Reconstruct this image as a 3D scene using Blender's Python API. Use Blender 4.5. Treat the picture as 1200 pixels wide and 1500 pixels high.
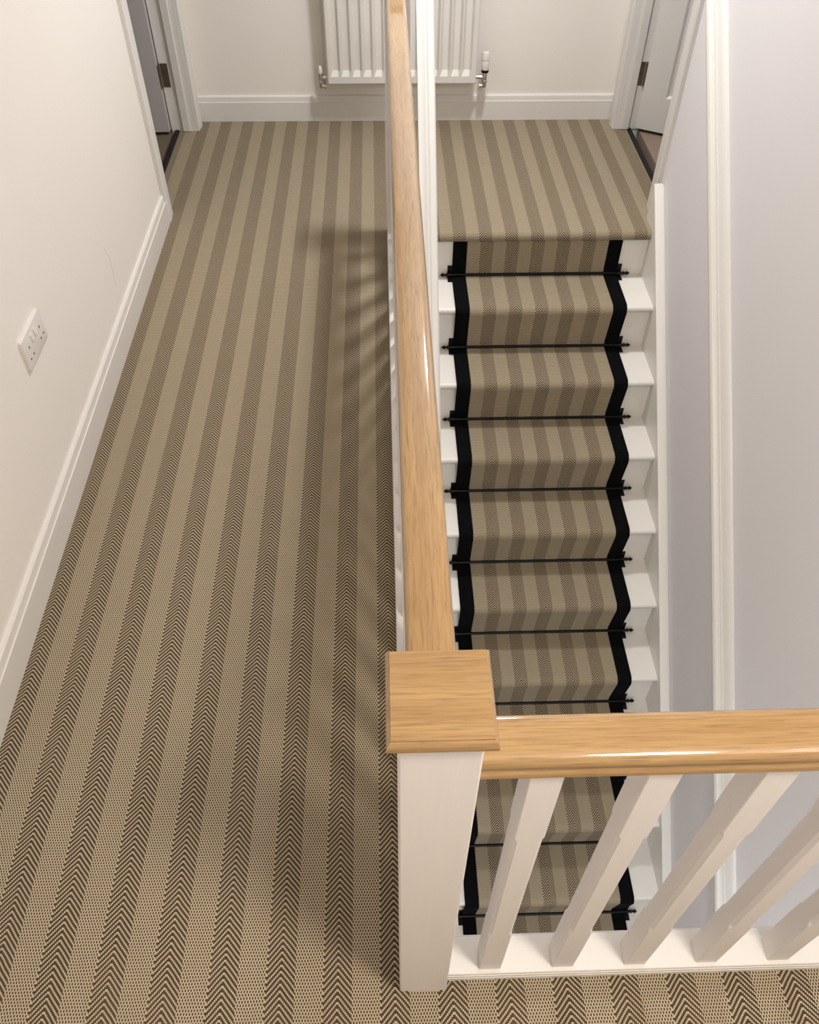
import bpy, math
from mathutils import Vector, Matrix

# ------------------------------------------------------------------ reset
for o in list(bpy.data.objects):
    bpy.data.objects.remove(o, do_unlink=True)
scene = bpy.context.scene
COL = scene.collection

# ------------------------------------------------------------------ camera
F_PX, PITCH, YAW, ROLL, CAM_H = 1211.78, 0.834589, 0.036964, -0.009698, 1.6921
cam_data = bpy.data.cameras.new('camera')
cam = bpy.data.objects.new('camera', cam_data)
COL.objects.link(cam)
cam_data.sensor_fit = 'VERTICAL'
cam_data.sensor_height = 36.0
cam_data.lens = F_PX / 1500.0 * 36.0
cam_data.clip_start = 0.02
_cp, _sp, _cy, _sy = math.cos(PITCH), math.sin(PITCH), math.cos(YAW), math.sin(YAW)
_f = Vector((_sy * _cp, _cy * _cp, -_sp))
_r = Vector((_cy, -_sy, 0))
_d = _f.cross(_r)
_c, _s = math.cos(ROLL), math.sin(ROLL)
_r2 = _r * _c + _d * _s
_d2 = _d * _c - _r * _s
_m = Matrix((_r2, -_d2, -_f)).transposed().to_4x4()
_m.translation = (0, 0, CAM_H)
cam.matrix_world = _m
scene.camera = cam

# ------------------------------------------------------------------ world, lights, exposure
world = bpy.data.worlds.new('world')
scene.world = world
world.use_nodes = True
world.node_tree.nodes['Background'].inputs[0].default_value = (0.8, 0.85, 1.0, 1)
world.node_tree.nodes['Background'].inputs[1].default_value = 0.05

def disk_lamp(name, loc, watts, color, size):
    d = bpy.data.lights.new(name, 'AREA')
    d.shape = 'DISK'
    d.size = size
    d.energy = watts
    d.color = color
    o = bpy.data.objects.new(name, d)
    o.location = loc
    COL.objects.link(o)
    return o

# the two ceiling lamps: over the near landing (warm) and over the head of the stairs (cooler)
disk_lamp('landing_ceiling_lamp', (0.74, -0.10, 2.385), 16.5, (1.0, 0.905, 0.80), 0.34)
disk_lamp('stairhead_ceiling_lamp', (0.46, 3.04, 2.385), 19, (0.99, 0.97, 0.975), 0.20)
disk_lamp('lower_hall_fill_light', (0.62, -0.55, -0.27), 9, (0.92, 0.95, 1.0), 0.12)  # unseen fill light added to brighten the lower steps

scene.view_settings.view_transform = 'Standard'
scene.view_settings.look = 'None'
scene.view_settings.gamma = 1.0
scene.view_settings.use_curve_mapping = False
scene.view_settings.exposure = 0.93

# ------------------------------------------------------------------ helpers
WOFF = {}

def tag(o, label=None, cat=None, group=None, kind=None):
    if label: o['label'] = label
    if cat: o['category'] = cat
    if group: o['group'] = group
    if kind: o['kind'] = kind
    return o

def thing(name, loc, label=None, cat=None, group=None, kind=None):
    o = bpy.data.objects.new(name, None)
    o.empty_display_size = 0.05
    o.location = loc
    COL.objects.link(o)
    WOFF[o.name] = Vector(loc)
    return tag(o, label, cat, group, kind)

class MB:
    """collects shapes (world coordinates) and links them as one mesh object"""
    def __init__(self, xf=None):
        self.v, self.f, self.uv, self.sm = [], [], [], []
        self.xf = xf
    def add(self, verts, faces, uvs=None, smooth=False):
        b = len(self.v)
        for p in verts:
            p = Vector(p)
            self.v.append(self.xf @ p if self.xf else p)
        for k, fc in enumerate(faces):
            self.f.append([b + i for i in fc])
            self.uv.append([uvs[i] for i in fc] if uvs else None)
            self.sm.append(smooth)
        return self
    def box(self, x0, x1, y0, y1, z0, z1, b=0.0):
        if x0 > x1: x0, x1 = x1, x0
        if y0 > y1: y0, y1 = y1, y0
        if z0 > z1: z0, z1 = z1, z0
        if b <= 0:
            vs = [(x, y, z) for z in (z0, z1) for y in (y0, y1) for x in (x0, x1)]
            return self.add(vs, [(0, 2, 3, 1), (4, 5, 7, 6), (0, 1, 5, 4), (2, 6, 7, 3), (0, 4, 6, 2), (1, 3, 7, 5)])
        # chamfered on all edges
        vs, idx = [], {}
        X, Y, Z = (x0, x1), (y0, y1), (z0, z1)
        for i in (0, 1):
            for j in (0, 1):
                for k in (0, 1):
                    sx, sy, sz = (1, -1)[i], (1, -1)[j], (1, -1)[k]
                    for a in range(3):
                        d = [b * sx, b * sy, b * sz]
                        d[a] = 0
                        idx[(i, j, k, a)] = len(vs)
                        vs.append((X[i] + d[0], Y[j] + d[1], Z[k] + d[2]))
        fs = []
        for i in (0, 1):
            q = [idx[(i, 0, 0, 0)], idx[(i, 1, 0, 0)], idx[(i, 1, 1, 0)], idx[(i, 0, 1, 0)]]
            fs.append(q if i else q[::-1])
            q = [idx[(0, i, 0, 1)], idx[(0, i, 1, 1)], idx[(1, i, 1, 1)], idx[(1, i, 0, 1)]]
            fs.append(q if i else q[::-1])
            q = [idx[(0, 0, i, 2)], idx[(1, 0, i, 2)], idx[(1, 1, i, 2)], idx[(0, 1, i, 2)]]
            fs.append(q if i else q[::-1])
        for i in (0, 1):
            for j in (0, 1):
                fs.append([idx[(i, j, 0, 0)], idx[(i, j, 1, 0)], idx[(i, j, 1, 1)], idx[(i, j, 0, 1)]])
                fs.append([idx[(i, 0, j, 0)], idx[(i, 1, j, 0)], idx[(i, 1, j, 2)], idx[(i, 0, j, 2)]])
                fs.append([idx[(0, i, j, 1)], idx[(1, i, j, 1)], idx[(1, i, j, 2)], idx[(0, i, j, 2)]])
        for i in (0, 1):
            for j in (0, 1):
                for k in (0, 1):
                    fs.append([idx[(i, j, k, a)] for a in range(3)])
        return self.add(vs, fs)
    def prism(self, pts, axis, a0, a1, smooth=False):
        """closed polygon pts extruded along axis: x -> pts are (y,z); y -> (x,z); z -> (x,y)"""
        n = len(pts)
        def P(p, a):
            return (a, p[0], p[1]) if axis == 'x' else ((p[0], a, p[1]) if axis == 'y' else (p[0], p[1], a))
        vs = [P(p, a0) for p in pts] + [P(p, a1) for p in pts]
        self.add(vs, [(i, (i + 1) % n, n + (i + 1) % n, n + i) for i in range(n)], smooth=smooth)
        self.add(vs, [list(range(n))[::-1], list(range(n, 2 * n))])
        return self
    def loft(self, rings, smooth=True, cap=True, close=True):
        n = len(rings[0])
        vs = [p for r in rings for p in r]
        fs = []
        for k in range(len(rings) - 1):
            for i in range(n if close else n - 1):
                j = (i + 1) % n
                fs.append((k * n + i, k * n + j, (k + 1) * n + j, (k + 1) * n + i))
        self.add(vs, fs, smooth=smooth)
        if cap:
            self.add(vs, [list(range(n))[::-1], list(range((len(rings) - 1) * n, len(rings) * n))])
        return self
    def lathe(self, c, axis, prof, n=16):
        """prof: (distance along axis, radius) from centre c"""
        c = Vector(c)
        ax = {'x': Vector((1, 0, 0)), 'y': Vector((0, 1, 0)), 'z': Vector((0, 0, 1))}[axis]
        u = Vector((0, 1, 0)) if axis == 'x' else Vector((1, 0, 0))
        w = ax.cross(u)
        rings = [[c + ax * t + (u * math.cos(2 * math.pi * i / n) + w * math.sin(2 * math.pi * i / n)) * max(r, 1e-5)
                  for i in range(n)] for t, r in prof]
        return self.loft(rings)
    def build(self, name, mat, parent=None, smooth_angle=None):
        off = WOFF[parent.name] if parent else Vector((0, 0, 0))
        me = bpy.data.meshes.new(name)
        me.from_pydata([tuple(p - off) for p in self.v], [], self.f)
        if any(u is not None for u in self.uv):
            lay = me.uv_layers.new(name='UVMap')
            k = 0
            for fc, u in zip(self.f, self.uv):
                for i in range(len(fc)):
                    lay.data[k].uv = u[i] if u else (0, 0)
                    k += 1
        me.polygons.foreach_set('use_smooth', self.sm)
        me.materials.append(mat)
        import bmesh
        bm = bmesh.new()
        bm.from_mesh(me)
        bmesh.ops.remove_doubles(bm, verts=bm.verts, dist=1e-6)
        bmesh.ops.recalc_face_normals(bm, faces=bm.faces)
        bm.to_mesh(me)
        bm.free()
        me.update()
        if any(self.sm):
            try:
                me.set_sharp_from_angle(angle=math.radians(smooth_angle or 40))
            except Exception:
                pass
        o = bpy.data.objects.new(name, me)
        COL.objects.link(o)
        if parent:
            o.parent = parent
        WOFF[o.name] = off
        return o

# ------------------------------------------------------------------ materials
def new_mat(name):
    m = bpy.data.materials.new(name)
    m.use_nodes = True
    nt = m.node_tree
    return m, nt, nt.nodes['Principled BSDF']

class NG:
    def __init__(self, nt): self.nt = nt
    def n(self, t, **kw):
        nd = self.nt.nodes.new(t)
        for k, v in kw.items(): setattr(nd, k, v)
        return nd
    def link(self, a, b): self.nt.links.new(a, b)
    def m(self, op, a, b=None, c=None, clamp=False):
        nd = self.n('ShaderNodeMath', operation=op)
        nd.use_clamp = clamp
        for i, x in enumerate((a, b, c)):
            if x is None: continue
            if isinstance(x, (int, float)): nd.inputs[i].default_value = x
            else: self.link(x, nd.inputs[i])
        return nd.outputs[0]
    def mix(self, fac, a, b, blend='MIX'):
        nd = self.n('ShaderNodeMix', data_type='RGBA', blend_type=blend)
        for i, x in ((0, fac), (6, a), (7, b)):
            if isinstance(x, (int, float)): nd.inputs[i].default_value = x
            elif isinstance(x, tuple): nd.inputs[i].default_value = x if len(x) == 4 else (*x, 1)
            else: self.link(x, nd.inputs[i])
        return nd.outputs[2]
    def noise(self, vec, scale, detail=3, rough=0.55):
        nd = self.n('ShaderNodeTexNoise')
        nd.inputs['Scale'].default_value = scale
        nd.inputs['Detail'].default_value = detail
        nd.inputs['Roughness'].default_value = rough
        if vec is not None: self.link(vec, nd.inputs['Vector'])
        return nd.outputs['Fac']
    def mapping(self, vec, scale=(1, 1, 1)):
        nd = self.n('ShaderNodeMapping')
        nd.inputs['Scale'].default_value = scale
        self.link(vec, nd.inputs['Vector'])
        return nd.outputs[0]
    def obj(self): return self.n('ShaderNodeTexCoord').outputs['Object']
    def bump(self, h, strength, dist, bsdf):
        nd = self.n('ShaderNodeBump')
        nd.inputs['Strength'].default_value = strength
        nd.inputs['Distance'].default_value = dist
        self.link(h, nd.inputs['Height'])
        self.link(nd.outputs[0], bsdf.inputs['Normal'])

def paint(name, col, rough, var=0.03, bump=0.15, scale=180, dist=0.0006):
    m, nt, b = new_mat(name)
    g = NG(nt)
    oc = g.obj()
    big = g.noise(oc, 2.5, 1)
    c = g.mix(big, tuple(x * (1 - var) for x in col), tuple(min(1, x * (1 + var)) for x in col))
    g.link(c, b.inputs['Base Color'])
    b.inputs['Roughness'].default_value = rough
    g.bump(g.noise(oc, scale, 1), bump, dist, b)
    return m

def plain(name, col, rough, metal=0.0, var=0.08, scale=60, spec=0.5):
    m, nt, b = new_mat(name)
    g = NG(nt)
    nz = g.noise(g.obj(), scale, 3)
    c = g.mix(nz, tuple(x * (1 - var) for x in col), tuple(min(1, x * (1 + var)) for x in col))
    g.link(c, b.inputs['Base Color'])
    b.inputs['Roughness'].default_value = rough
    b.inputs['Metallic'].default_value = metal
    b.inputs['Specular IOR Level'].default_value = spec
    return m

def brushed_paint(name, col, rough, axis):
    """satin paint on timber with faint brush marks along the given axis"""
    m, nt, b = new_mat(name)
    g = NG(nt)
    oc = g.obj()
    sc = [160, 160, 160]
    sc[axis] = 4
    br = g.noise(g.mapping(oc, tuple(sc)), 1.0, 3)
    c = g.mix(br, tuple(x * 0.975 for x in col), tuple(min(1, x * 1.02) for x in col))
    g.link(c, b.inputs['Base Color'])
    b.inputs['Roughness'].default_value = rough
    g.bump(br, 0.12, 0.0006, b)
    return m

def oak(name, axis, shift=0.0):
    m, nt, b = new_mat(name)
    g = NG(nt)
    oc = g.obj()
    add = g.n('ShaderNodeVectorMath', operation='ADD')
    g.link(oc, add.inputs[0])
    add.inputs[1].default_value = (shift, shift * 1.7, shift * 0.6)
    v = add.outputs[0]
    b.inputs['Specular IOR Level'].default_value = 0.3
    def sc(along, across):
        s = [across] * 3
        s[axis] = along
        return g.mapping(v, tuple(s))
    warp = g.noise(sc(2.2, 9), 1.0, 2)
    bands = g.noise(sc(2.5, 46), 1.0, 4, 0.6)
    fine = g.noise(sc(14, 330), 1.0, 4, 0.65)
    pores = g.noise(sc(20, 560), 1.0, 2, 0.5)
    t = g.m('ADD', g.m('MULTIPLY', bands, 0.65), g.m('MULTIPLY', warp, 0.35))
    ramp = g.n('ShaderNodeValToRGB')
    ramp.color_ramp.elements[0].position = 0.33
    ramp.color_ramp.elements[0].color = (0.325, 0.190, 0.074, 1)
    ramp.color_ramp.elements[1].position = 0.68
    ramp.color_ramp.elements[1].color = (0.475, 0.308, 0.135, 1)
    g.link(t, ramp.inputs[0])
    c = g.mix(g.m('MULTIPLY', g.m('SUBTRACT', 0.56, fine), 2.6, clamp=True), ramp.outputs[0], (0.265, 0.145, 0.053), 'MIX')
    pr = g.m('MULTIPLY', g.m('SUBTRACT', 0.43, pores), 8.0, clamp=True)
    c = g.mix(g.m('MULTIPLY', pr, 0.6), c, (0.20, 0.105, 0.040))
    g.link(c, b.inputs['Base Color'])
    b.inputs['Roughness'].default_value = 0.45
    b.inputs['Coat Weight'].default_value = 1.0
    b.inputs['Coat Roughness'].default_value = 0.07
    b.inputs['Coat IOR'].default_value = 1.55
    g.bump(g.m('ADD', g.m('MULTIPLY', fine, 0.6), g.m('MULTIPLY', pr, -0.5)), 0.22, 0.0008, b)
    return m

PER = 0.1043                 # one striped repeat of the woven carpet
def carpet(name):
    m, nt, b = new_mat(name)
    g = NG(nt)
    uv = g.n('ShaderNodeUVMap', uv_map='UVMap')
    sep = g.n('ShaderNodeSeparateXYZ')
    g.link(uv.outputs[0], sep.inputs[0])
    u, v = sep.outputs[0], sep.outputs[1]
    # slight irregularity of the hand of the weave
    wob = g.noise(uv.outputs[0], 60, 0)
    u = g.m('ADD', u, g.m('MULTIPLY', g.m('SUBTRACT', wob, 0.5), 0.0010))
    v = g.m('ADD', v, g.m('MULTIPLY', g.m('SUBTRACT', g.noise(uv.outputs[0], 35, 0), 0.5), 0.0022))
    col = PER / 40.0
    q = g.m('DIVIDE', u, col)
    i = g.m('FLOOR', q)
    fx = g.m('SUBTRACT', g.m('SUBTRACT', q, i), 0.5)
    k = g.m('FLOORED_MODULO', g.m('ADD', i, 10.0), 40.0)
    is_h = g.m('LESS_THAN', k, 19.5)
    dist = g.m('ABSOLUTE', g.m('SUBTRACT', k, 9.5))
    rep = 0.0107
    vy = g.m('DIVIDE', v, rep)
    ph_h = g.m('ADD', vy, g.m('MULTIPLY', dist, 0.275))
    ph_p = g.m('ADD', vy, g.m('MULTIPLY', g.m('FLOORED_MODULO', k, 2.0), 0.5))
    ph = g.m('ADD', g.m('MULTIPLY', ph_h, is_h), g.m('MULTIPLY', ph_p, g.m('SUBTRACT', 1.0, is_h)))
    fr = g.m('FRACT', ph)
    tri = g.m('MULTIPLY', g.m('ABSOLUTE', g.m('SUBTRACT', fr, 0.5)), 2.0)    # 0 middle, 1 ends
    thr = g.m('ADD', g.m('MULTIPLY', is_h, -0.245), 0.62)
    light = g.m('ADD', g.m('MULTIPLY', g.m('SUBTRACT', thr, tri), 7.0), 0.5, clamp=True)
    yarn = g.noise(g.mapping(uv.outputs[0], (900, 260, 1)), 1.0, 1)
    big = g.noise(uv.outputs[0], 5, 1)
    lc = g.mix(yarn, (0.42, 0.350, 0.240), (0.635, 0.553, 0.402))
    dc = g.mix(yarn, (0.040, 0.026, 0.014), (0.090, 0.062, 0.037))
    c = g.mix(light, dc, lc)
    # shade between neighbouring yarn columns, darkened into the colour
    gap_shade = g.m('MULTIPLY', g.m('MULTIPLY', fx, fx), 1.5, clamp=True)
    c = g.mix(gap_shade, c, (0.09, 0.062, 0.036))
    c = g.mix(g.m('MULTIPLY', g.m('ABSOLUTE', g.m('SUBTRACT', big, 0.5)), 0.35), c, (0.30, 0.22, 0.14))
    g.link(c, b.inputs['Base Color'])
    b.inputs['Roughness'].default_value = 0.92
    b.inputs['Specular IOR Level'].default_value = 0.15
    q0 = g.m('DIVIDE', sep.outputs[0], col)
    f0 = g.m('SUBTRACT', g.m('FRACT', q0), 0.5)
    g.bump(g.m('MULTIPLY', g.m('MULTIPLY', f0, f0), -2.2), 0.35, 0.0012, b)
    return m

WALL = paint('wall_emulsion', (0.87, 0.835, 0.785), 0.75, 0.012, 0.25, 160)
WALL_R = paint('stair_wall_cool_light_tint', (0.835, 0.82, 0.832), 0.75, 0.012, 0.25, 160)  # cool light on this wall is tinted into its base colour
CEIL = paint('ceiling_emulsion', (0.90, 0.885, 0.86), 0.9, 0.01, 0.1)
TRIM = paint('trim_satinwood', (0.775, 0.75, 0.715), 0.38, 0.012, 0.10, 90)
TRIM_Z = brushed_paint('post_satinwood', (0.79, 0.755, 0.74), 0.42, 2)
STEP = paint('stair_satinwood', (0.80, 0.775, 0.725), 0.36, 0.015, 0.14, 70)
RAILP = paint('rail_satinwood', (0.69, 0.675, 0.635), 0.38, 0.012, 0.10, 90)
RADP = paint('radiator_enamel', (0.78, 0.76, 0.715), 0.32, 0.01, 0.05, 60)
DOORP = paint('door_satinwood', (0.76, 0.74, 0.71), 0.42, 0.012, 0.10, 90)
DOORG = paint('left_leaf_darker_tone', (0.52, 0.50, 0.49), 0.42, 0.012, 0.10, 90)  # left leaf, a darker tone than the other door leaf
PLASTIC = paint('white_plastic', (0.78, 0.75, 0.72), 0.30, 0.01, 0.03, 60)
OAK_X = oak('oak_lacquered_across', 0, 0.13)
OAK_Y = oak('oak_lacquered_along', 1, 0.71)
OAK_C = oak('oak_lacquered_cap', 0, 1.93)
CARPET = carpet('herringbone_stripe_carpet')
BIND = plain('black_cotton_binding', (0.0035, 0.0035, 0.0045), 0.95, 0, 0.3, 900, 0.08)
BLACK = plain('black_iron', (0.004, 0.004, 0.004), 0.40, 0.0, 0.2, 80, 0.22)
STRIPM = plain('black_threshold_metal', (0.012, 0.012, 0.011), 0.6, 0.0, 0.15, 80, 0.2)
HINGE = plain('bronzed_steel', (0.24, 0.20, 0.155), 0.42, 0.85, 0.35, 45)
CHROME = plain('dull_chrome', (0.62, 0.60, 0.56), 0.22, 1.0, 0.05, 40)
CRACK = plain('plaster_crack', (0.45, 0.42, 0.38), 0.9)
DARK = plain('dark_recess', (0.02, 0.018, 0.016), 0.8)
ROOMC_L = paint('brown_room_carpet', (0.15, 0.115, 0.075), 0.95, 0.12, 0.6, 500, 0.003)
ROOMC_R = paint('taupe_room_carpet', (0.30, 0.225, 0.175), 0.95, 0.12, 0.6, 500, 0.003)

# ------------------------------------------------------------------ dimensions (metres, landing carpet = z 0)
RISE, GOING, Y0 = 0.20504, 0.21740, 3.042        # Y0: face of the first riser
NSTEP = 12
XL, XR = -0.875, 1.112                           # landing wall faces
YN, YF = -1.30, 4.100                            # near and far wall faces
HC = 2.40
ZL = -(NSTEP + 1) * RISE                         # lower hall floor
SX0, SX1 = 0.147, 1.073                          # clear width of the stairs
WT = 0.115                                       # wall thickness
DL0, DL1 = 3.200, 3.985                          # left doorway (y)
DR0, DR1 = 3.235, 3.980                          # right doorway (y)
DH = 2.02
WELL_Y = 0.443                                   # near edge of the stairwell
slope = RISE / GOING
def pitch_z(y): return (y - (Y0 - 0.022)) * slope    # line through the nosings

# ------------------------------------------------------------------ room shell
def struct(name, mb, mat, parent=None):
    o = mb.build(name, mat, parent)
    if not parent: o['kind'] = 'structure'
    return o

w = MB()
w.box(XL - WT, XL, YN - 0.1, DL0, -0.25, HC)
w.box(XL - WT, XL, DL0, DL1, DH, HC)
w.box(XL - WT, XL, DL1, YF, -0.25, HC)
struct('wall_left', w, WALL)
w = MB()
w.box(XR, XR + WT, YN - 0.1, DR0, ZL - 0.1, HC)
w.box(XR, XR + WT, DR0, DR1, DH, HC)
w.box(XR, XR + WT, DR1, YF, -0.25, HC)
struct('wall_right', w, WALL_R)
struct('wall_far', MB().box(XL - WT, XR + WT, YF, YF + 0.1, -0.25, HC), WALL)
struct('wall_near', MB().box(XL - WT, XR + WT, YN - 0.1, YN, ZL - 0.1, HC), WALL)
struct('wall_stairwell', MB().box(0.03, 0.115, YN, Y0 + 0.02, ZL - 0.1, -0.252)
       .box(0.085, 0.115, WELL_Y, 2.965, -0.252, -0.001), WALL)
struct('ceiling', MB().box(XL - WT, XR + WT, YN - 0.1, YF + 0.1, HC, HC + 0.08), CEIL)
struct('floor_lower_hall', MB().box(0.115, XR, YN, 3.165, ZL - 0.1, ZL), ROOMC_R)
struct('wall_under_stairs', MB().box(0.115, XR, 3.135, 3.165, ZL, -0.252), WALL)

# hairline crack in the plaster of the left wall
wl = bpy.data.objects['wall_left']
ck = [(2.370, 0.3226), (2.384, 0.302), (2.393, 0.280), (2.392, 0.258), (2.389, 0.236), (2.385, 0.215), (2.379, 0.188)]
MB().add([(XL + 0.0003, y + d, z) for y, z in ck for d in (-0.0007, 0.0007)],
         [(2 * i, 2 * i + 1, 2 * i + 3, 2 * i + 2) for i in range(len(ck) - 1)]).build('crack', CRACK, wl)

# rooms behind the two doorways: floor, walls, ceiling
def side_room(side, xa, xb, cm):
    y0, y1 = 2.0, 4.9
    struct('floor_%s_room' % side, MB().box(xa, xb, y0, y1, -0.06, -0.004), cm)
    struct('ceiling_%s_room' % side, MB().box(xa, xb, y0, y1, HC, HC + 0.05), CEIL)
    far = xb if side == 'right' else xa
    s = 1 if side == 'right' else -1
    w = MB().box(far, far + s * 0.05, y0, y1, -0.06, HC)
    w.box(xa, xb, y0 - 0.05, y0, -0.06, HC).box(xa, xb, y1, y1 + 0.05, -0.06, HC)
    near = xa if side == 'right' else xb
    w.box(near - s * 0.02, near, YF, y1, -0.06, HC)
    struct('wall_%s_room' % side, w, WALL)
side_room('left', -3.4, XL - WT + 0.002, ROOMC_L)
side_room('right', XR + WT - 0.002, 3.6, ROOMC_R)

# landing floor: timber deck with the striped carpet laid on it
deck = MB()
deck.box(XL, 0.085, YN, YF, -0.25, -0.009)
deck.box(0.085, XR, YN, WELL_Y - 0.002, -0.25, -0.009)
deck.box(0.085, XR, Y0 + 0.018, YF, -0.25, -0.009)
deck.box(XL - 0.09, XL, DL0, DL1, -0.25, -0.009)
deck.box(XR, XR + 0.055, DR0, DR1, -0.25, -0.009)
floor = struct('floor', deck, STEP)

def cuv(x, y): return (x + 0.003 * (y - 2.0) + 0.009, y)
cp = MB()
def crect(x0, x1, y0, y1):
    p = [(x0, y0), (x1, y0), (x1, y1), (x0, y1)]
    cp.add([(a, b, 0) for a, b in p], [(0, 1, 2, 3)], [cuv(a, b) for a, b in p])
crect(XL, 0.02, YN, YF)
crect(0.02, XR, YN, 0.384)
crect(0.02, SX0 - 0.05, 3.0, YF)
crect(SX0 - 0.05, SX1, Y0 + 0.0, YF)
crect(SX1, XR, 3.128, YF)
crect(XL - 0.083, XL, DL0, DL1)
crect(XR, XR + 0.054, DR0, DR1)
# rolled over the top nosing
prof = [(Y0, 0.0), (Y0 - 0.004, -0.0002)]
R_ = 0.021
for a in range(0, 11):
    t = math.pi * a / 10
    prof.append((Y0 - 0.004 - R_ * math.sin(t), -R_ + R_ * math.cos(t)))
prof.append((Y0, -2 * R_))
arc, s = [], Y0
for i, p in enumerate(prof):
    if i: s -= math.hypot(p[0] - prof[i - 1][0], p[1] - prof[i - 1][1])
    arc.append(s)
xa, xb = SX0 - 0.05, SX1
for i in range(len(prof) - 1):
    q = [(xa, *prof[i]), (xb, *prof[i]), (xb, *prof[i + 1]), (xa, *prof[i + 1])]
    cp.add(q, [(0, 1, 2, 3)], [cuv(xa, arc[i]), cuv(xb, arc[i]), cuv(xb, arc[i + 1]), cuv(xa, arc[i + 1])], smooth=True)
for x in (xa, xb):
    cp.add([(x, *p) for p in prof], [list(range(len(prof)))], [cuv(x, a) for a in arc])
cp_o = cp.build('carpet', CARPET, floor, 60)
cp_o['label'] = 'beige and brown herringbone striped carpet'

# ------------------------------------------------------------------ baseboards
SK = [(0, 0), (0.016, 0), (0.016, 0.087), (0.0135, 0.0875), (0.0125, 0.091), (0.0105, 0.109), (0.007, 0.114), (0, 0.114)]
def skirt_x(name, face, s, y0, y1):      # face at x, projecting along s
    struct(name, MB().prism([(face + s * a, z) for a, z in SK], 'y', y0, y1), TRIM)
def skirt_y(name, face, s, x0, x1):
    struct(name, MB().prism([(face + s * a, z) for a, z in SK], 'x', x0, x1), TRIM)
AW = 0.073                               # architrave width
skirt_x('baseboard_left', XL, 1, YN, DL0 - AW)
skirt_y('baseboard_far', YF, -1, XL + 0.003, XR - 0.003)
skirt_y('baseboard_near', YN, 1, XL + 0.017, XR)
skirt_x('baseboard_right', XR, -1, YN + 0.017, 0.36)

# ------------------------------------------------------------------ doorways
def doorway(name, side, y0, y1, face, ang, hinge_label, hoff, lmat):
    s = 1 if side == 'right' else -1     # direction from the landing into the room
    root = thing(name, (face, (y0 + y1) / 2, 0), None, None, None, 'structure')
    # lining
    lin = MB()
    t = 0.004
    lin.box(face, face + s * WT, y1 - t, y1 + 0.02, 0, DH)
    lin.box(face, face + s * WT, y0 - 0.02, y0 + t, 0, DH)
    lin.box(face, face + s * WT, y0 - 0.02, y1 + 0.02, DH - 0.02, DH + 0.005)
    lin.build('lining', DOORP, root)
    # planted stop
    st = MB()
    a, b = face + s * 0.026, face + s * 0.060
    st.box(a, b, y1 - t - 0.012, y1 - t, 0.002, DH - 0.02, 0.002)
    st.box(a, b, y0 + t, y0 + t + 0.012, 0.002, DH - 0.02, 0.002)
    st.box(a, b, y0 + t, y1 - t, DH - 0.032, DH - 0.02, 0.002)
    st.build('door_stop', DOORP, root)
    # architraves on the landing side; profile (across, proud)
    AP = [(0, 0), (0, 0.012), (0.004, 0.015), (0.012, 0.0155), (0.016, 0.0125), (0.020, 0.0125), (0.024, 0.0165),
          (0.056, 0.0185), (0.064, 0.0185), (0.068, 0.016), (AW, 0.015), (AW, 0)]
    def arch(ya, sy, z1):
        MB().prism([(face - s * h, ya + sy * c) for c, h in AP], 'z', 0, z1).build('architrave', DOORP, root)
    arch(y1 - 0.002, 1, DH + AW)
    arch(y0 + 0.002, -1, DH + AW)
    MB().prism([(face - s * h, DH - 0.02 + c) for c, h in AP], 'y', y0 - AW, y1 + AW).build('architrave', DOORP, root)
    # leaf swung into the room about the far jamb
    hx, hy = face + s * hoff, y1 - (0.040 if ang > 1.4 else 0.022)
    d = Vector((s * math.sin(ang), -math.cos(ang), 0))      # along the leaf
    n = Vector((-s * math.cos(ang), -math.sin(ang), 0))     # face seen from the landing
    xf = Matrix((d, n, Vector((0, 0, 1)))).transposed().to_4x4()
    xf.translation = Vector((hx, hy, 0))
    LW, T, SW = (y1 - y0) - 0.014, 0.035, 0.110
    z0, z1 = 0.012, DH - 0.024
    leaf = MB(xf)
    leaf.box(0, SW, -T, 0, z0, z1)
    leaf.box(LW - SW, LW, -T, 0, z0, z1)
    for za, zb in ((z0, 0.165), (0.86, 1.02), (z1 - 0.11, z1)):
        leaf.box(SW, LW - SW, -T, 0, za, zb)
    lf = leaf.build('leaf', lmat, root)
    for za, zb in ((0.165, 0.86), (1.02, z1 - 0.11)):
        pm = MB(xf)
        pm.box(SW, LW - SW, -T + 0.009, -0.009, za, zb)
        for q in (-0.009, -T + 0.009):
            e = 0.0 if q > -0.02 else -T
            b_ = 0.012
            ring0 = [(SW, e, za), (LW - SW, e, za), (LW - SW, e, zb), (SW, e, zb)]
            ring1 = [(SW + b_, q, za + b_), (LW - SW - b_, q, za + b_), (LW - SW - b_, q, zb - b_), (SW + b_, q, zb - b_)]
            pm.add(ring0 + ring1, [(i, (i + 1) % 4, 4 + (i + 1) % 4, 4 + i) for i in range(4)])
        pm.build('panel', lmat, lf)
    # hinges: plate on the lining, plate on the leaf edge, knuckle
    for zc in (0.248, 1.72):
        h = MB()
        h.box(face + s * (hoff - 0.039), face + s * (hoff - 0.008), y1 - t - 0.002, y1 - t + 0.001, zc - 0.050, zc + 0.050)
        h.lathe((face + s * (hoff - 0.002), y1 - t - 0.006, zc - 0.050), 'z', [(0, 0.0055), (0.100, 0.0055)], 12)
        h2 = MB(xf)
        h2.box(-0.0015, 0.0005, -0.030, -0.002, zc - 0.050, zc + 0.050)
        h.v += h2.v
        h.f += [[i + len(h.v) - len(h2.v) for i in f] for f in h2.f]
        h.uv += h2.uv
        h.sm += h2.sm
        for dz in (-0.036, 0, 0.036):
            h.lathe((face + s * (hoff - 0.024), y1 - t - 0.0035, zc + dz), 'y', [(0, 0.0035), (0.002, 0.004)], 8)
        ho = h.build('hinge', HINGE, root)
        ho['label'] = hinge_label
    return root

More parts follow.
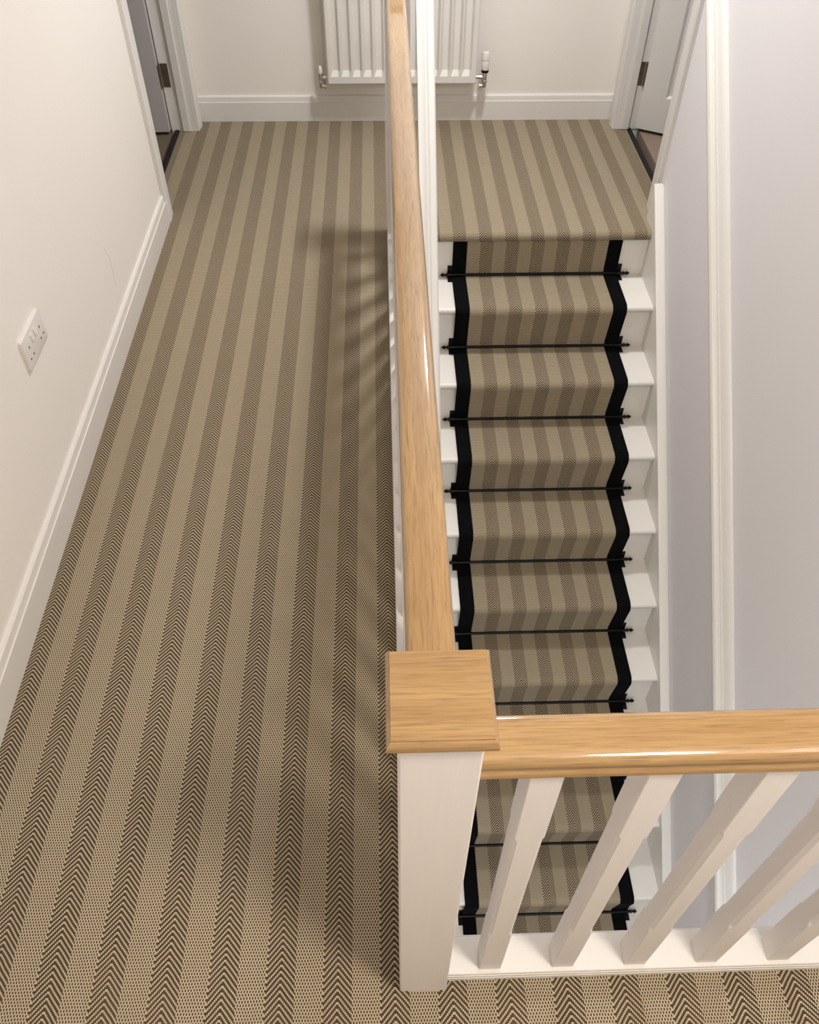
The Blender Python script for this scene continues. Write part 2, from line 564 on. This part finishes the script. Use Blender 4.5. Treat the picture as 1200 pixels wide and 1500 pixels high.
doorway('door_1', 'left', DL0, DL1, XL, math.radians(89), 'dark bronzed hinge', 0.118, DOORG)
doorway('door_2', 'right', DR0, DR1, XR, math.radians(61), 'dark bronzed hinge', 0.091, DOORP)

def threshold(x, y0, y1, label):
    P = [(x - 0.012, -0.004), (x + 0.012, -0.004), (x + 0.012, 0.002), (x + 0.008, 0.0055), (x - 0.008, 0.0055), (x - 0.012, 0.002)]
    t = thing('threshold_strip', (x, (y0 + y1) / 2, 0), label, 'door bar', 'black door bars')
    MB().prism(P, 'y', y0, y1).build('bar', STRIPM, t)
    for k in range(4):
        yy = y0 + (k + 0.5) * (y1 - y0) / 4
        MB().lathe((x, yy, 0.0050), 'z', [(0, 0.0035), (0.0008, 0.003)], 8).build('screw', BLACK, t)
threshold(XL - 0.090, DL0 + 0.004, DL1 - 0.004, 'black metal door bar in the left doorway by the darker leaf')
threshold(XR + 0.064, DR0 + 0.004, DR1 - 0.004, 'black metal door bar in the right doorway past the stair head')

# ------------------------------------------------------------------ staircase
stair = thing('staircase', ((SX0 + SX1) / 2, 1.7, ZL), 'white painted staircase going down below the oak handrails', 'staircase')
TT, NR = 0.024, 0.012
def tread_profile(k):
    z = -k * RISE
    yb, yn = Y0 - (k - 1) * GOING + 0.012, Y0 - k * GOING - 0.026
    p = [(yb, z - TT), (yb, z), (yn + NR, z)]
    for a in range(1, 8):
        t = math.pi * a / 8
        p.append((yn + NR - NR * math.sin(t), z - NR + NR * math.cos(t)))
    p.append((yn + NR, z - TT))
    return p
for k in range(1, NSTEP + 1):
    MB().prism(tread_profile(k), 'x', SX0, SX1, smooth=True).build('tread', STEP, stair, 30)
for k in range(1, NSTEP + 2):
    y = Y0 - (k - 1) * GOING
    top = -(k - 1) * RISE - TT + 0.001 if k > 1 else -0.030
    MB().box(SX0, SX1, y, y + 0.014, -k * RISE - 0.01 if k <= NSTEP else ZL, top).build('riser', STEP, stair)
# strings
def string(x0, x1, ytop):
    yb = Y0 - (NSTEP + 0.2) * GOING
    h = 0.045
    p = [(ytop, 0.0 if ytop > Y0 else -0.2), (ytop, pitch_z(ytop) + h), (yb, pitch_z(yb) + h), (yb, ZL), (yb + 0.25, ZL), (ytop, -0.28)]
    mb = MB()
    n = len(p)
    mb.prism(p, 'x', x0, x1)
    mb.build('string', STEP, stair)
string(SX1, SX1 + 0.032, 3.128)
string(0.116, SX0, 2.962)
# painted fillet closing the string against the wall
MB().prism([(3.128, 0.0), (3.128, pitch_z(3.128) + 0.040), (0.45, pitch_z(0.45) + 0.040), (0.45, pitch_z(0.45) - 0.1), (3.128, -0.1)], 'x', SX1 + 0.032, XR - 0.0005).build('string_fillet', STEP, stair)

# ------------------------------------------------------------------ stair runner
RX0, RX1, BW = 0.279, 0.967, 0.0565
def runner_path():
    pts = [(Y0, -0.030)]
    for k in range(1, NSTEP + 1):
        y, z = Y0 - (k - 1) * GOING, -k * RISE
        if k > 1:
            zt = -(k - 1) * RISE
            yn = Y0 - (k - 1) * GOING - 0.026
        pts += [(y - 0.000, z + 0.035), (y - 0.002, z + 0.015), (y - 0.006, z + 0.006), (y - 0.014, z + 0.001), (y - 0.03, z)]
        yn = y - GOING - 0.026
        pts += [((y + yn) / 2, z), (yn + 0.032, z)]
        for a in range(0, 9):
            t = math.radians(115) * a / 8
            pts.append((yn + 0.0195 - 0.0205 * math.sin(t), z - 0.0205 + 0.0205 * math.cos(t)))
    return pts
base = runner_path()
def offset(pts, d):
    out = []
    for i, p in enumerate(pts):
        a, b = pts[max(0, i - 1)], pts[min(len(pts) - 1, i + 1)]
        tx, tz = b[0] - a[0], b[1] - a[1]
        L = math.hypot(tx, tz)
        # path runs towards -y and down: the outside is to the left of travel
        out.append((p[0] + d * tz / L, p[1] - d * tx / L))
    return out
run = offset(base, 0.0075)
rs, s = [], 0.0
for i, p in enumerate(run):
    if i: s += math.hypot(p[0] - run[i - 1][0], p[1] - run[i - 1][1])
    rs.append(s)
runner = thing('stair_runner', (0.623, 1.7, ZL), 'herringbone striped stair runner with wide black borders', 'stair runner')
def strip(x0, x1, raise_=0.0):
    mb = MB()
    up = offset(base, 0.0075 + raise_)
    n = len(up)
    nx = max(1, int((x1 - x0) / 0.05))
    xs = [x0 + (x1 - x0) * i / nx for i in range(nx + 1)]
    vs = [(x, *p) for x in xs for p in up]
    uv = [(x - 0.6245, -a) for x in xs for a in rs]
    fs = [(i * n + j, (i + 1) * n + j, (i + 1) * n + j + 1, i * n + j + 1) for i in range(nx) for j in range(n - 1)]
    mb.add(vs, fs, uv, smooth=True)
    for x in (x0, x1):
        vs = [(x, *p) for p in up] + [(x, *p) for p in base]
        mb.add(vs, [(j, j + 1, n + j + 1, n + j) for j in range(n - 1)], [(0.03, 0)] * (2 * n))
    return mb
strip(RX0 + BW, RX1 - BW).build('carpet_strip', CARPET, runner, 70)
for x0, x1 in ((RX0, RX0 + BW), (RX1 - BW, RX1)):
    b = strip(x0, x1, 0.0012).build('border', BIND, runner, 70)
    b['label'] = 'black fabric border'

# ------------------------------------------------------------------ stair rods
ORD = ['first', 'second', 'third', 'fourth', 'fifth', 'sixth', 'seventh', 'eighth', 'ninth', 'tenth', 'eleventh']
X0R, X1R = 0.2294, 1.0209
def make_rod():
    root = thing('stair_rod', (0.625, 0, 0), None, 'stair rod', 'black stair rods across the runner')
    MB().lathe((X0R + 0.028, 0, 0), 'x', [(0, 0.0058), (X1R - X0R - 0.056, 0.0058)], 14).build('rod', BLACK, root)
    for s, x in ((-1, X0R + 0.028), (1, X1R - 0.028)):
        prof = [(-0.002, 0.0075), (0.003, 0.0078), (0.005, 0.0048), (0.010, 0.0045), (0.013, 0.0072), (0.018, 0.0078),
                (0.022, 0.0055), (0.026, 0.0022), (0.028, 0.0004)]
        MB().lathe((x, 0, 0), 'x', [(s * t, r) for t, r in prof], 14).build('finial', BLACK, root)
        xb0, xb1 = (0.260, 0.281) if s < 0 else (0.965, 0.986)
        br = MB()
        br.box(xb0, xb1, 0.010, 0.0145, -0.010, 0.036, 0.001)      # plate against the riser
        br.box(xb0, xb1, -0.032, 0.0145, -0.015, -0.0105, 0.001)   # plate on the tread
        br.lathe(((xb0 + xb1) / 2 - 0.006, 0, 0), 'x', [(0, 0.009), (0.012, 0.009)], 14)
        bo = br.build('bracket', BLACK, root)
        MB().lathe(((xb0 + xb1) / 2, 0.010, 0.026), 'y', [(0, 0.0035), (-0.0015, 0.0025)], 8).build('screw', BLACK, bo)
    return root
def copy_tree(o, parent=None):
    c = o.copy()
    COL.objects.link(c)
    if parent: c.parent = parent
    for ch in list(o.children):
        copy_tree(ch, c)
    return c
rod0 = make_rod()
for k in range(1, 12):
    o = rod0 if k == 1 else copy_tree(rod0)
    o.location = (0.625, Y0 - (k - 1) * GOING - 0.0145, -k * RISE + 0.0150)
    o['label'] = ('black stair rod at the back of the %s step down from the landing' % ORD[k - 1])

# ------------------------------------------------------------------ white wall handrails following the stairs
def rail_profile(wall, s):
    # (x, height above the pitch line); moulded "pig's ear" section fixed flat to the wall
    q = [(0, 0.825), (0.020, 0.822), (0.040, 0.826), (0.052, 0.834), (0.0575, 0.845), (0.0575, 0.856), (0.053, 0.866), (0.044, 0.871),
         (0.036, 0.870), (0.031, 0.8655), (0.027, 0.866), (0.021, 0.880), (0.014, 0.894), (0.006, 0.901), (0, 0.902)]
    return [(wall + s * a, h) for a, h in q]
def stair_rail(wall, s, y0, y1, label):
    P = rail_profile(wall, s)
    r0 = [(x, y0, pitch_z(y0) + h) for x, h in P]
    r1 = [(x, y1, pitch_z(y1) + h) for x, h in P]
    o = MB().loft([r0, r1]).build('stair_handrail', RAILP, None, 28)
    return tag(o, label, 'handrail', 'white handrails down both sides of the stairs')
stair_rail(XR, -1, 0.46, 3.06, 'white moulded handrail sloping down the right wall of the stairs')
stair_rail(0.115, 1, 0.46, 3.010, 'white moulded handrail sloping down the stairs beside the long oak rail')

# ------------------------------------------------------------------ newel posts
NW = 0.042
def newel(x, y, label):
    t = thing('newel_post', (x, y, 0), label, 'newel post', 'newel posts of the landing balustrade')
    MB().box(x - NW, x + NW, y - NW, y + NW, -0.005, 0.966, 0.0022).build('post', TRIM_Z, t)
    ring = lambda h, z: [(x - h, y - h, z), (x + h, y - h, z), (x + h, y + h, z), (x - h, y + h, z)]
    prof = [(0.0495, 0.9650), (0.0520, 0.9662), (0.0532, 0.9690), (0.0534, 0.9720), (0.0530, 0.9752), (0.0518, 0.9785),
            (0.0498, 0.9812), (0.0488, 0.9822), (0.0486, 0.9840)]
    c = MB().loft([ring(h, z) for h, z in prof], smooth=True)
    co = c.build('cap', OAK_C, t, 35)
    co['label'] = 'square oak cap'
    return t
NX, NY = 0.0465, 0.4045
newel(NX, NY, 'white square newel post with oak cap at the near corner of the landing')
FX, FY = 0.055, 3.008
newel(FX, FY, 'white square newel post at the head of the stairs, mostly behind the long oak rail')

# ------------------------------------------------------------------ balustrades
# oak handrail section: (offset from centre, height)
HT = 0.8928
HP = [(0.0, 0.0), (0.0150, -0.0002), (0.0215, -0.0008), (0.0248, -0.0026), (0.0273, -0.0060), (0.0287, -0.0105), (0.0290, -0.0145), (0.0284, -0.0180),
      (0.0262, -0.0208), (0.0240, -0.0232), (0.0232, -0.0265), (0.0238, -0.0300), (0.0262, -0.0335), (0.0276, -0.0375), (0.0276, -0.0425),
      (0.0250, -0.0440), (0.0, -0.0440)]
def closed(hp): return hp + [(-a, z) for a, z in hp[::-1] if a > 0]
# base rail section: (offset from centre, z) – moulded edge
BP = [(-0.0315, 0.0), (-0.0315, 0.012), (-0.0295, 0.0135), (-0.0295, 0.0165), (-0.0312, 0.0180), (-0.0312, 0.0245), (-0.0290, 0.0258), (-0.0290, 0.0288),
      (-0.0303, 0.0300), (-0.0303, 0.0345), (-0.0290, 0.0360), (0.0200, 0.0360), (0.0208, 0.0300), (0.0330, 0.0300), (0.0345, 0.0285), (0.0345, 0.0)]
BH = 0.0191
def baluster(mb, x, y, z0, z1, za, zb):
    """square baluster with stopped chamfers between za and zb"""
    c = 0.0052
    def ring(ch, z):
        h = BH
        return [(x - h + ch, y - h, z), (x + h - ch, y - h, z), (x + h, y - h + ch, z), (x + h, y + h - ch, z),
                (x + h - ch, y + h, z), (x - h + ch, y + h, z), (x - h, y + h - ch, z), (x - h, y - h + ch, z)]
    e = 0.0012
    mb.loft([ring(e, z0), ring(e, za - 0.012), ring(c, za), ring(c, zb), ring(e, zb + 0.012), ring(e, z1)], smooth=False)
    return mb
# near balustrade: runs from the corner newel to the right wall
bal = thing('balustrade', (0.6, NY, 0), 'short balustrade with oak handrail in the foreground across the stair opening', 'balustrade', 'landing balustrades')
rx0 = NX + NW
rings = [[(x, NY + a, HT + z) for a, z in closed(HP)] for x in (rx0, XR)]
MB().loft(rings).build('handrail', OAK_X, bal, 25)['label'] = 'varnished oak handrail'
MB().prism([(NY + a + 0.004, z) for a, z in BP], 'x', rx0, XR).build('base_rail', TRIM, bal)
for k in range(7):
    x = 0.1676 + k * 0.13094
    baluster(MB(), x, NY, 0.036, HT - 0.043, 0.25, 0.645).build('baluster', TRIM_Z, bal)
# long balustrade: from the corner newel back to the stair-head newel
bal = thing('balustrade', (NX, 1.7, 0), 'long balustrade with oak handrail running beside the striped landing', 'balustrade', 'landing balustrades')
ya, yb = NY + NW, FY - NW
rings = [[(NX + (FX - NX) * t - 0.0012 + a, y, HT + z) for a, z in closed(HP)] for t, y in ((0, ya), (0.3, yb))]
MB().loft(rings).build('handrail', OAK_Y, bal, 25)['label'] = 'varnished oak handrail'
MB().prism([(NX - 0.0025 + a, z) for a, z in BP], 'y', ya, yb).build('base_rail', TRIM, bal)
nb = 19
for k in range(nb):
    y = ya + (k + 0.5) * (yb - ya) / nb
    baluster(MB(), NX, y, 0.036, HT - 0.043, 0.25, 0.645).build('baluster', TRIM_Z, bal)
# white floor edging between the base rails and the stair opening
struct('trim_1', MB().box(0.0815, 0.118, WELL_Y - 0.004, 2.966, -0.030, 0.004, 0.002), TRIM)
struct('trim_2', MB().box(NX + NW, XR, NY + 0.0385, WELL_Y + 0.004, -0.25, 0.024, 0.002), TRIM)

# ------------------------------------------------------------------ radiator
RXA, RXB, RZA, RZB, RY = -0.2435, 0.4335, 0.2000, 0.8000, 3.995
rad = thing('radiator', ((RXA + RXB) / 2, RY, RZA), 'white ribbed panel radiator on the far landing wall', 'radiator')
# pressed front panel: 13 channels
pitch = (0.4335 - 0.2435 * -1) / 13.68
x_first = RXA + 0.0365
xs, dep = [RXA, RXA + 0.004, RXA + 0.010], [0, 0, 0]
gw_t, gw_b, gd = 0.0440, 0.0240, 0.0150        # channel width at the face / on its floor, depth
for k in range(13):
    xc = x_first + k * 0.0496
    xs += [xc - gw_t / 2, xc - gw_b / 2, xc + gw_b / 2, xc + gw_t / 2]
    dep += [0, 1, 1, 0]
xs += [RXB - 0.010, RXB - 0.004, RXB]
dep += [0, 0, 0]
zs = [RZA, RZA + 0.004, RZA + 0.032, RZA + 0.056, RZB - 0.056, RZB - 0.032, RZB - 0.004, RZB]
zd = [0, 0, 0, 1, 1, 0, 0, 0]
vs = []
for j, z in enumerate(zs):
    for i, x in enumerate(xs):
        edge = 0.004 if (i in (0, len(xs) - 1) or j in (0, len(zs) - 1)) else 0.0
        vs.append((x, RY + edge + gd * dep[i] * zd[j], z))
n = len(xs)
ring = [(xs[0], zs[0]), (xs[-1], zs[0]), (xs[-1], zs[-1]), (xs[0], zs[-1])]
rim = MB().add([(x, RY + d, z) for d in (0.004, 0.0165) for x, z in ring], [(i, (i + 1) % 4, 4 + (i + 1) % 4, 4 + i) for i in range(4)])
rim.build('panel_rim', RADP, rad)
fs = [(j * n + i, j * n + i + 1, (j + 1) * n + i + 1, (j + 1) * n + i) for j in range(len(zs) - 1) for i in range(n - 1)]
MB().add(vs, fs).build('front_panel', RADP, rad)
# welded seam round the panel and body behind
sm = MB()
sm.box(RXA - 0.005, RXB + 0.005, RY + 0.0155, RY + 0.024, RZA - 0.006, RZB + 0.006, 0.002)
sm.build('seam', RADP, rad)
fin = MB()
for k in range(28):
    xk = RXA + 0.02 + k * (RXB - RXA - 0.04) / 27
    fin.box(xk - 0.001, xk + 0.001, RY + 0.016, RY + 0.060, RZA + 0.05, RZB - 0.05)
fin.build('convector_fins', RADP, rad)['kind'] = 'stuff'
MB().box(RXA + 0.004, RXB - 0.004, RY + 0.060, RY + 0.068, RZA + 0.01, RZB - 0.01, 0.003).build('back_panel', RADP, rad)
for x in (RXA + 0.12, RXB - 0.12):
    MB().box(x - 0.015, x + 0.015, RY + 0.066, YF, RZA + 0.06, RZB - 0.06).build('wall_bracket', RADP, rad)
def valve(x, s, thermo):
    vy = RY + 0.022
    bd = MB()
    bd.lathe((x, vy, 0.176), 'z', [(0, 0.006), (0.004, 0.0095), (0.020, 0.0105), (0.022, 0.013), (0.032, 0.013), (0.034, 0.0105), (0.058, 0.0115), (0.066, 0.010)], 14)
    bd.lathe((x, vy, 0.222), 'x', [(0, 0.008), (-s * 0.012, 0.0085), (-s * 0.013, 0.0125), (-s * 0.024, 0.0125), (-s * 0.025, 0.009), (-s * 0.040, 0.009)], 12)
    bd.lathe((x, vy, 0.184), 'x', [(s * 0.004, 0.008), (-s * 0.014, 0.0085), (-s * 0.015, 0.011), (-s * 0.022, 0.011)], 12)
    bd.lathe((x - s * 0.014, vy, 0.184), 'y', [(0, 0.0075), (0.062, 0.0075)], 12)
    bo = bd.build('thermostatic_valve' if thermo else 'lockshield_valve', CHROME, rad, 50)
    if thermo:
        MB().lathe((x, vy, 0.242), 'z', [(0, 0.0165), (0.009, 0.0175), (0.012, 0.0165)], 18).build('collar', BLACK, bo, 40)
        hd = MB()
        rings = []
        for z, r in ((0.254, 0.0165), (0.262, 0.0178), (0.288, 0.0178), (0.291, 0.0165), (0.294, 0.0165), (0.296, 0.0178), (0.320, 0.0165), (0.326, 0.0140), (0.327, 0.006)):
            rings.append([(x + (r - (0.0012 if i % 2 else 0)) * math.cos(2 * math.pi * i / 28), vy + (r - (0.0012 if i % 2 else 0)) * math.sin(2 * math.pi * i / 28), z) for i in range(28)])
        hd.loft(rings)
        hd.build('valve_head', PLASTIC, bo, 30)
    else:
        MB().lathe((x, vy, 0.240), 'z', [(0, 0.0095), (0.004, 0.0100), (0.026, 0.0080), (0.031, 0.0055), (0.032, 0.001)], 14).build('valve_cap', PLASTIC, bo, 40)
valve(-0.277, -1, False)
valve(0.474, 1, True)

# ------------------------------------------------------------------ double wall socket
SY, SZ = 1.714, 0.458
sock = thing('wall_socket', (XL, SY, SZ), 'white double plug socket on the left wall above the skirting', 'socket')
def rrect(cy, cz, w, h, r, x, n=4):
    pts = []
    for qx, qz, a0 in ((1, 1, 0), (-1, 1, 90), (-1, -1, 180), (1, -1, 270)):
        for i in range(n + 1):
            a = math.radians(a0 + 90 * i / n)
            pts.append((x, cy + qx * (w / 2 - r) + r * math.cos(a), cz + qz * (h / 2 - r) + r * math.sin(a)))
    return pts
MB().loft([rrect(SY, SZ, 0.147, 0.086, 0.006, XL), rrect(SY, SZ, 0.147, 0.086, 0.006, XL + 0.006), rrect(SY, SZ, 0.1445, 0.0835, 0.005, XL + 0.0085),
           rrect(SY, SZ, 0.141, 0.080, 0.004, XL + 0.0092)], smooth=True).build('plate', PLASTIC, sock, 25)
for c in (-1, 1):
    # rocker switches near the middle, upper half
    yy = SY + c * 0.012
    MB().prism([(XL + 0.0085, SZ + 0.002), (XL + 0.0095, SZ + 0.002), (XL + 0.0135, SZ + 0.010), (XL + 0.0105, SZ + 0.026), (XL + 0.0085, SZ + 0.026)],
               'y', yy - 0.0065, yy + 0.0065).build('switch', PLASTIC, sock)
    # pin holes: earth above, live and neutral below
    yo = SY + c * 0.043
    x0, x1 = XL + 0.0089, XL + 0.00945
    MB().box(x0, x1, yo - 0.002, yo + 0.002, SZ + 0.004, SZ + 0.012).build('pin_hole', DARK, sock)
    for d in (-1, 1):
        MB().box(x0, x1, yo + d * 0.011 - 0.0032, yo + d * 0.011 + 0.0032, SZ - 0.020, SZ - 0.016).build('pin_hole', DARK, sock)
    MB().lathe((XL + 0.0088, SY + c * 0.0603, SZ), 'x', [(0, 0.0030), (0.0008, 0.0026)], 10).build('screw', PLASTIC, sock)
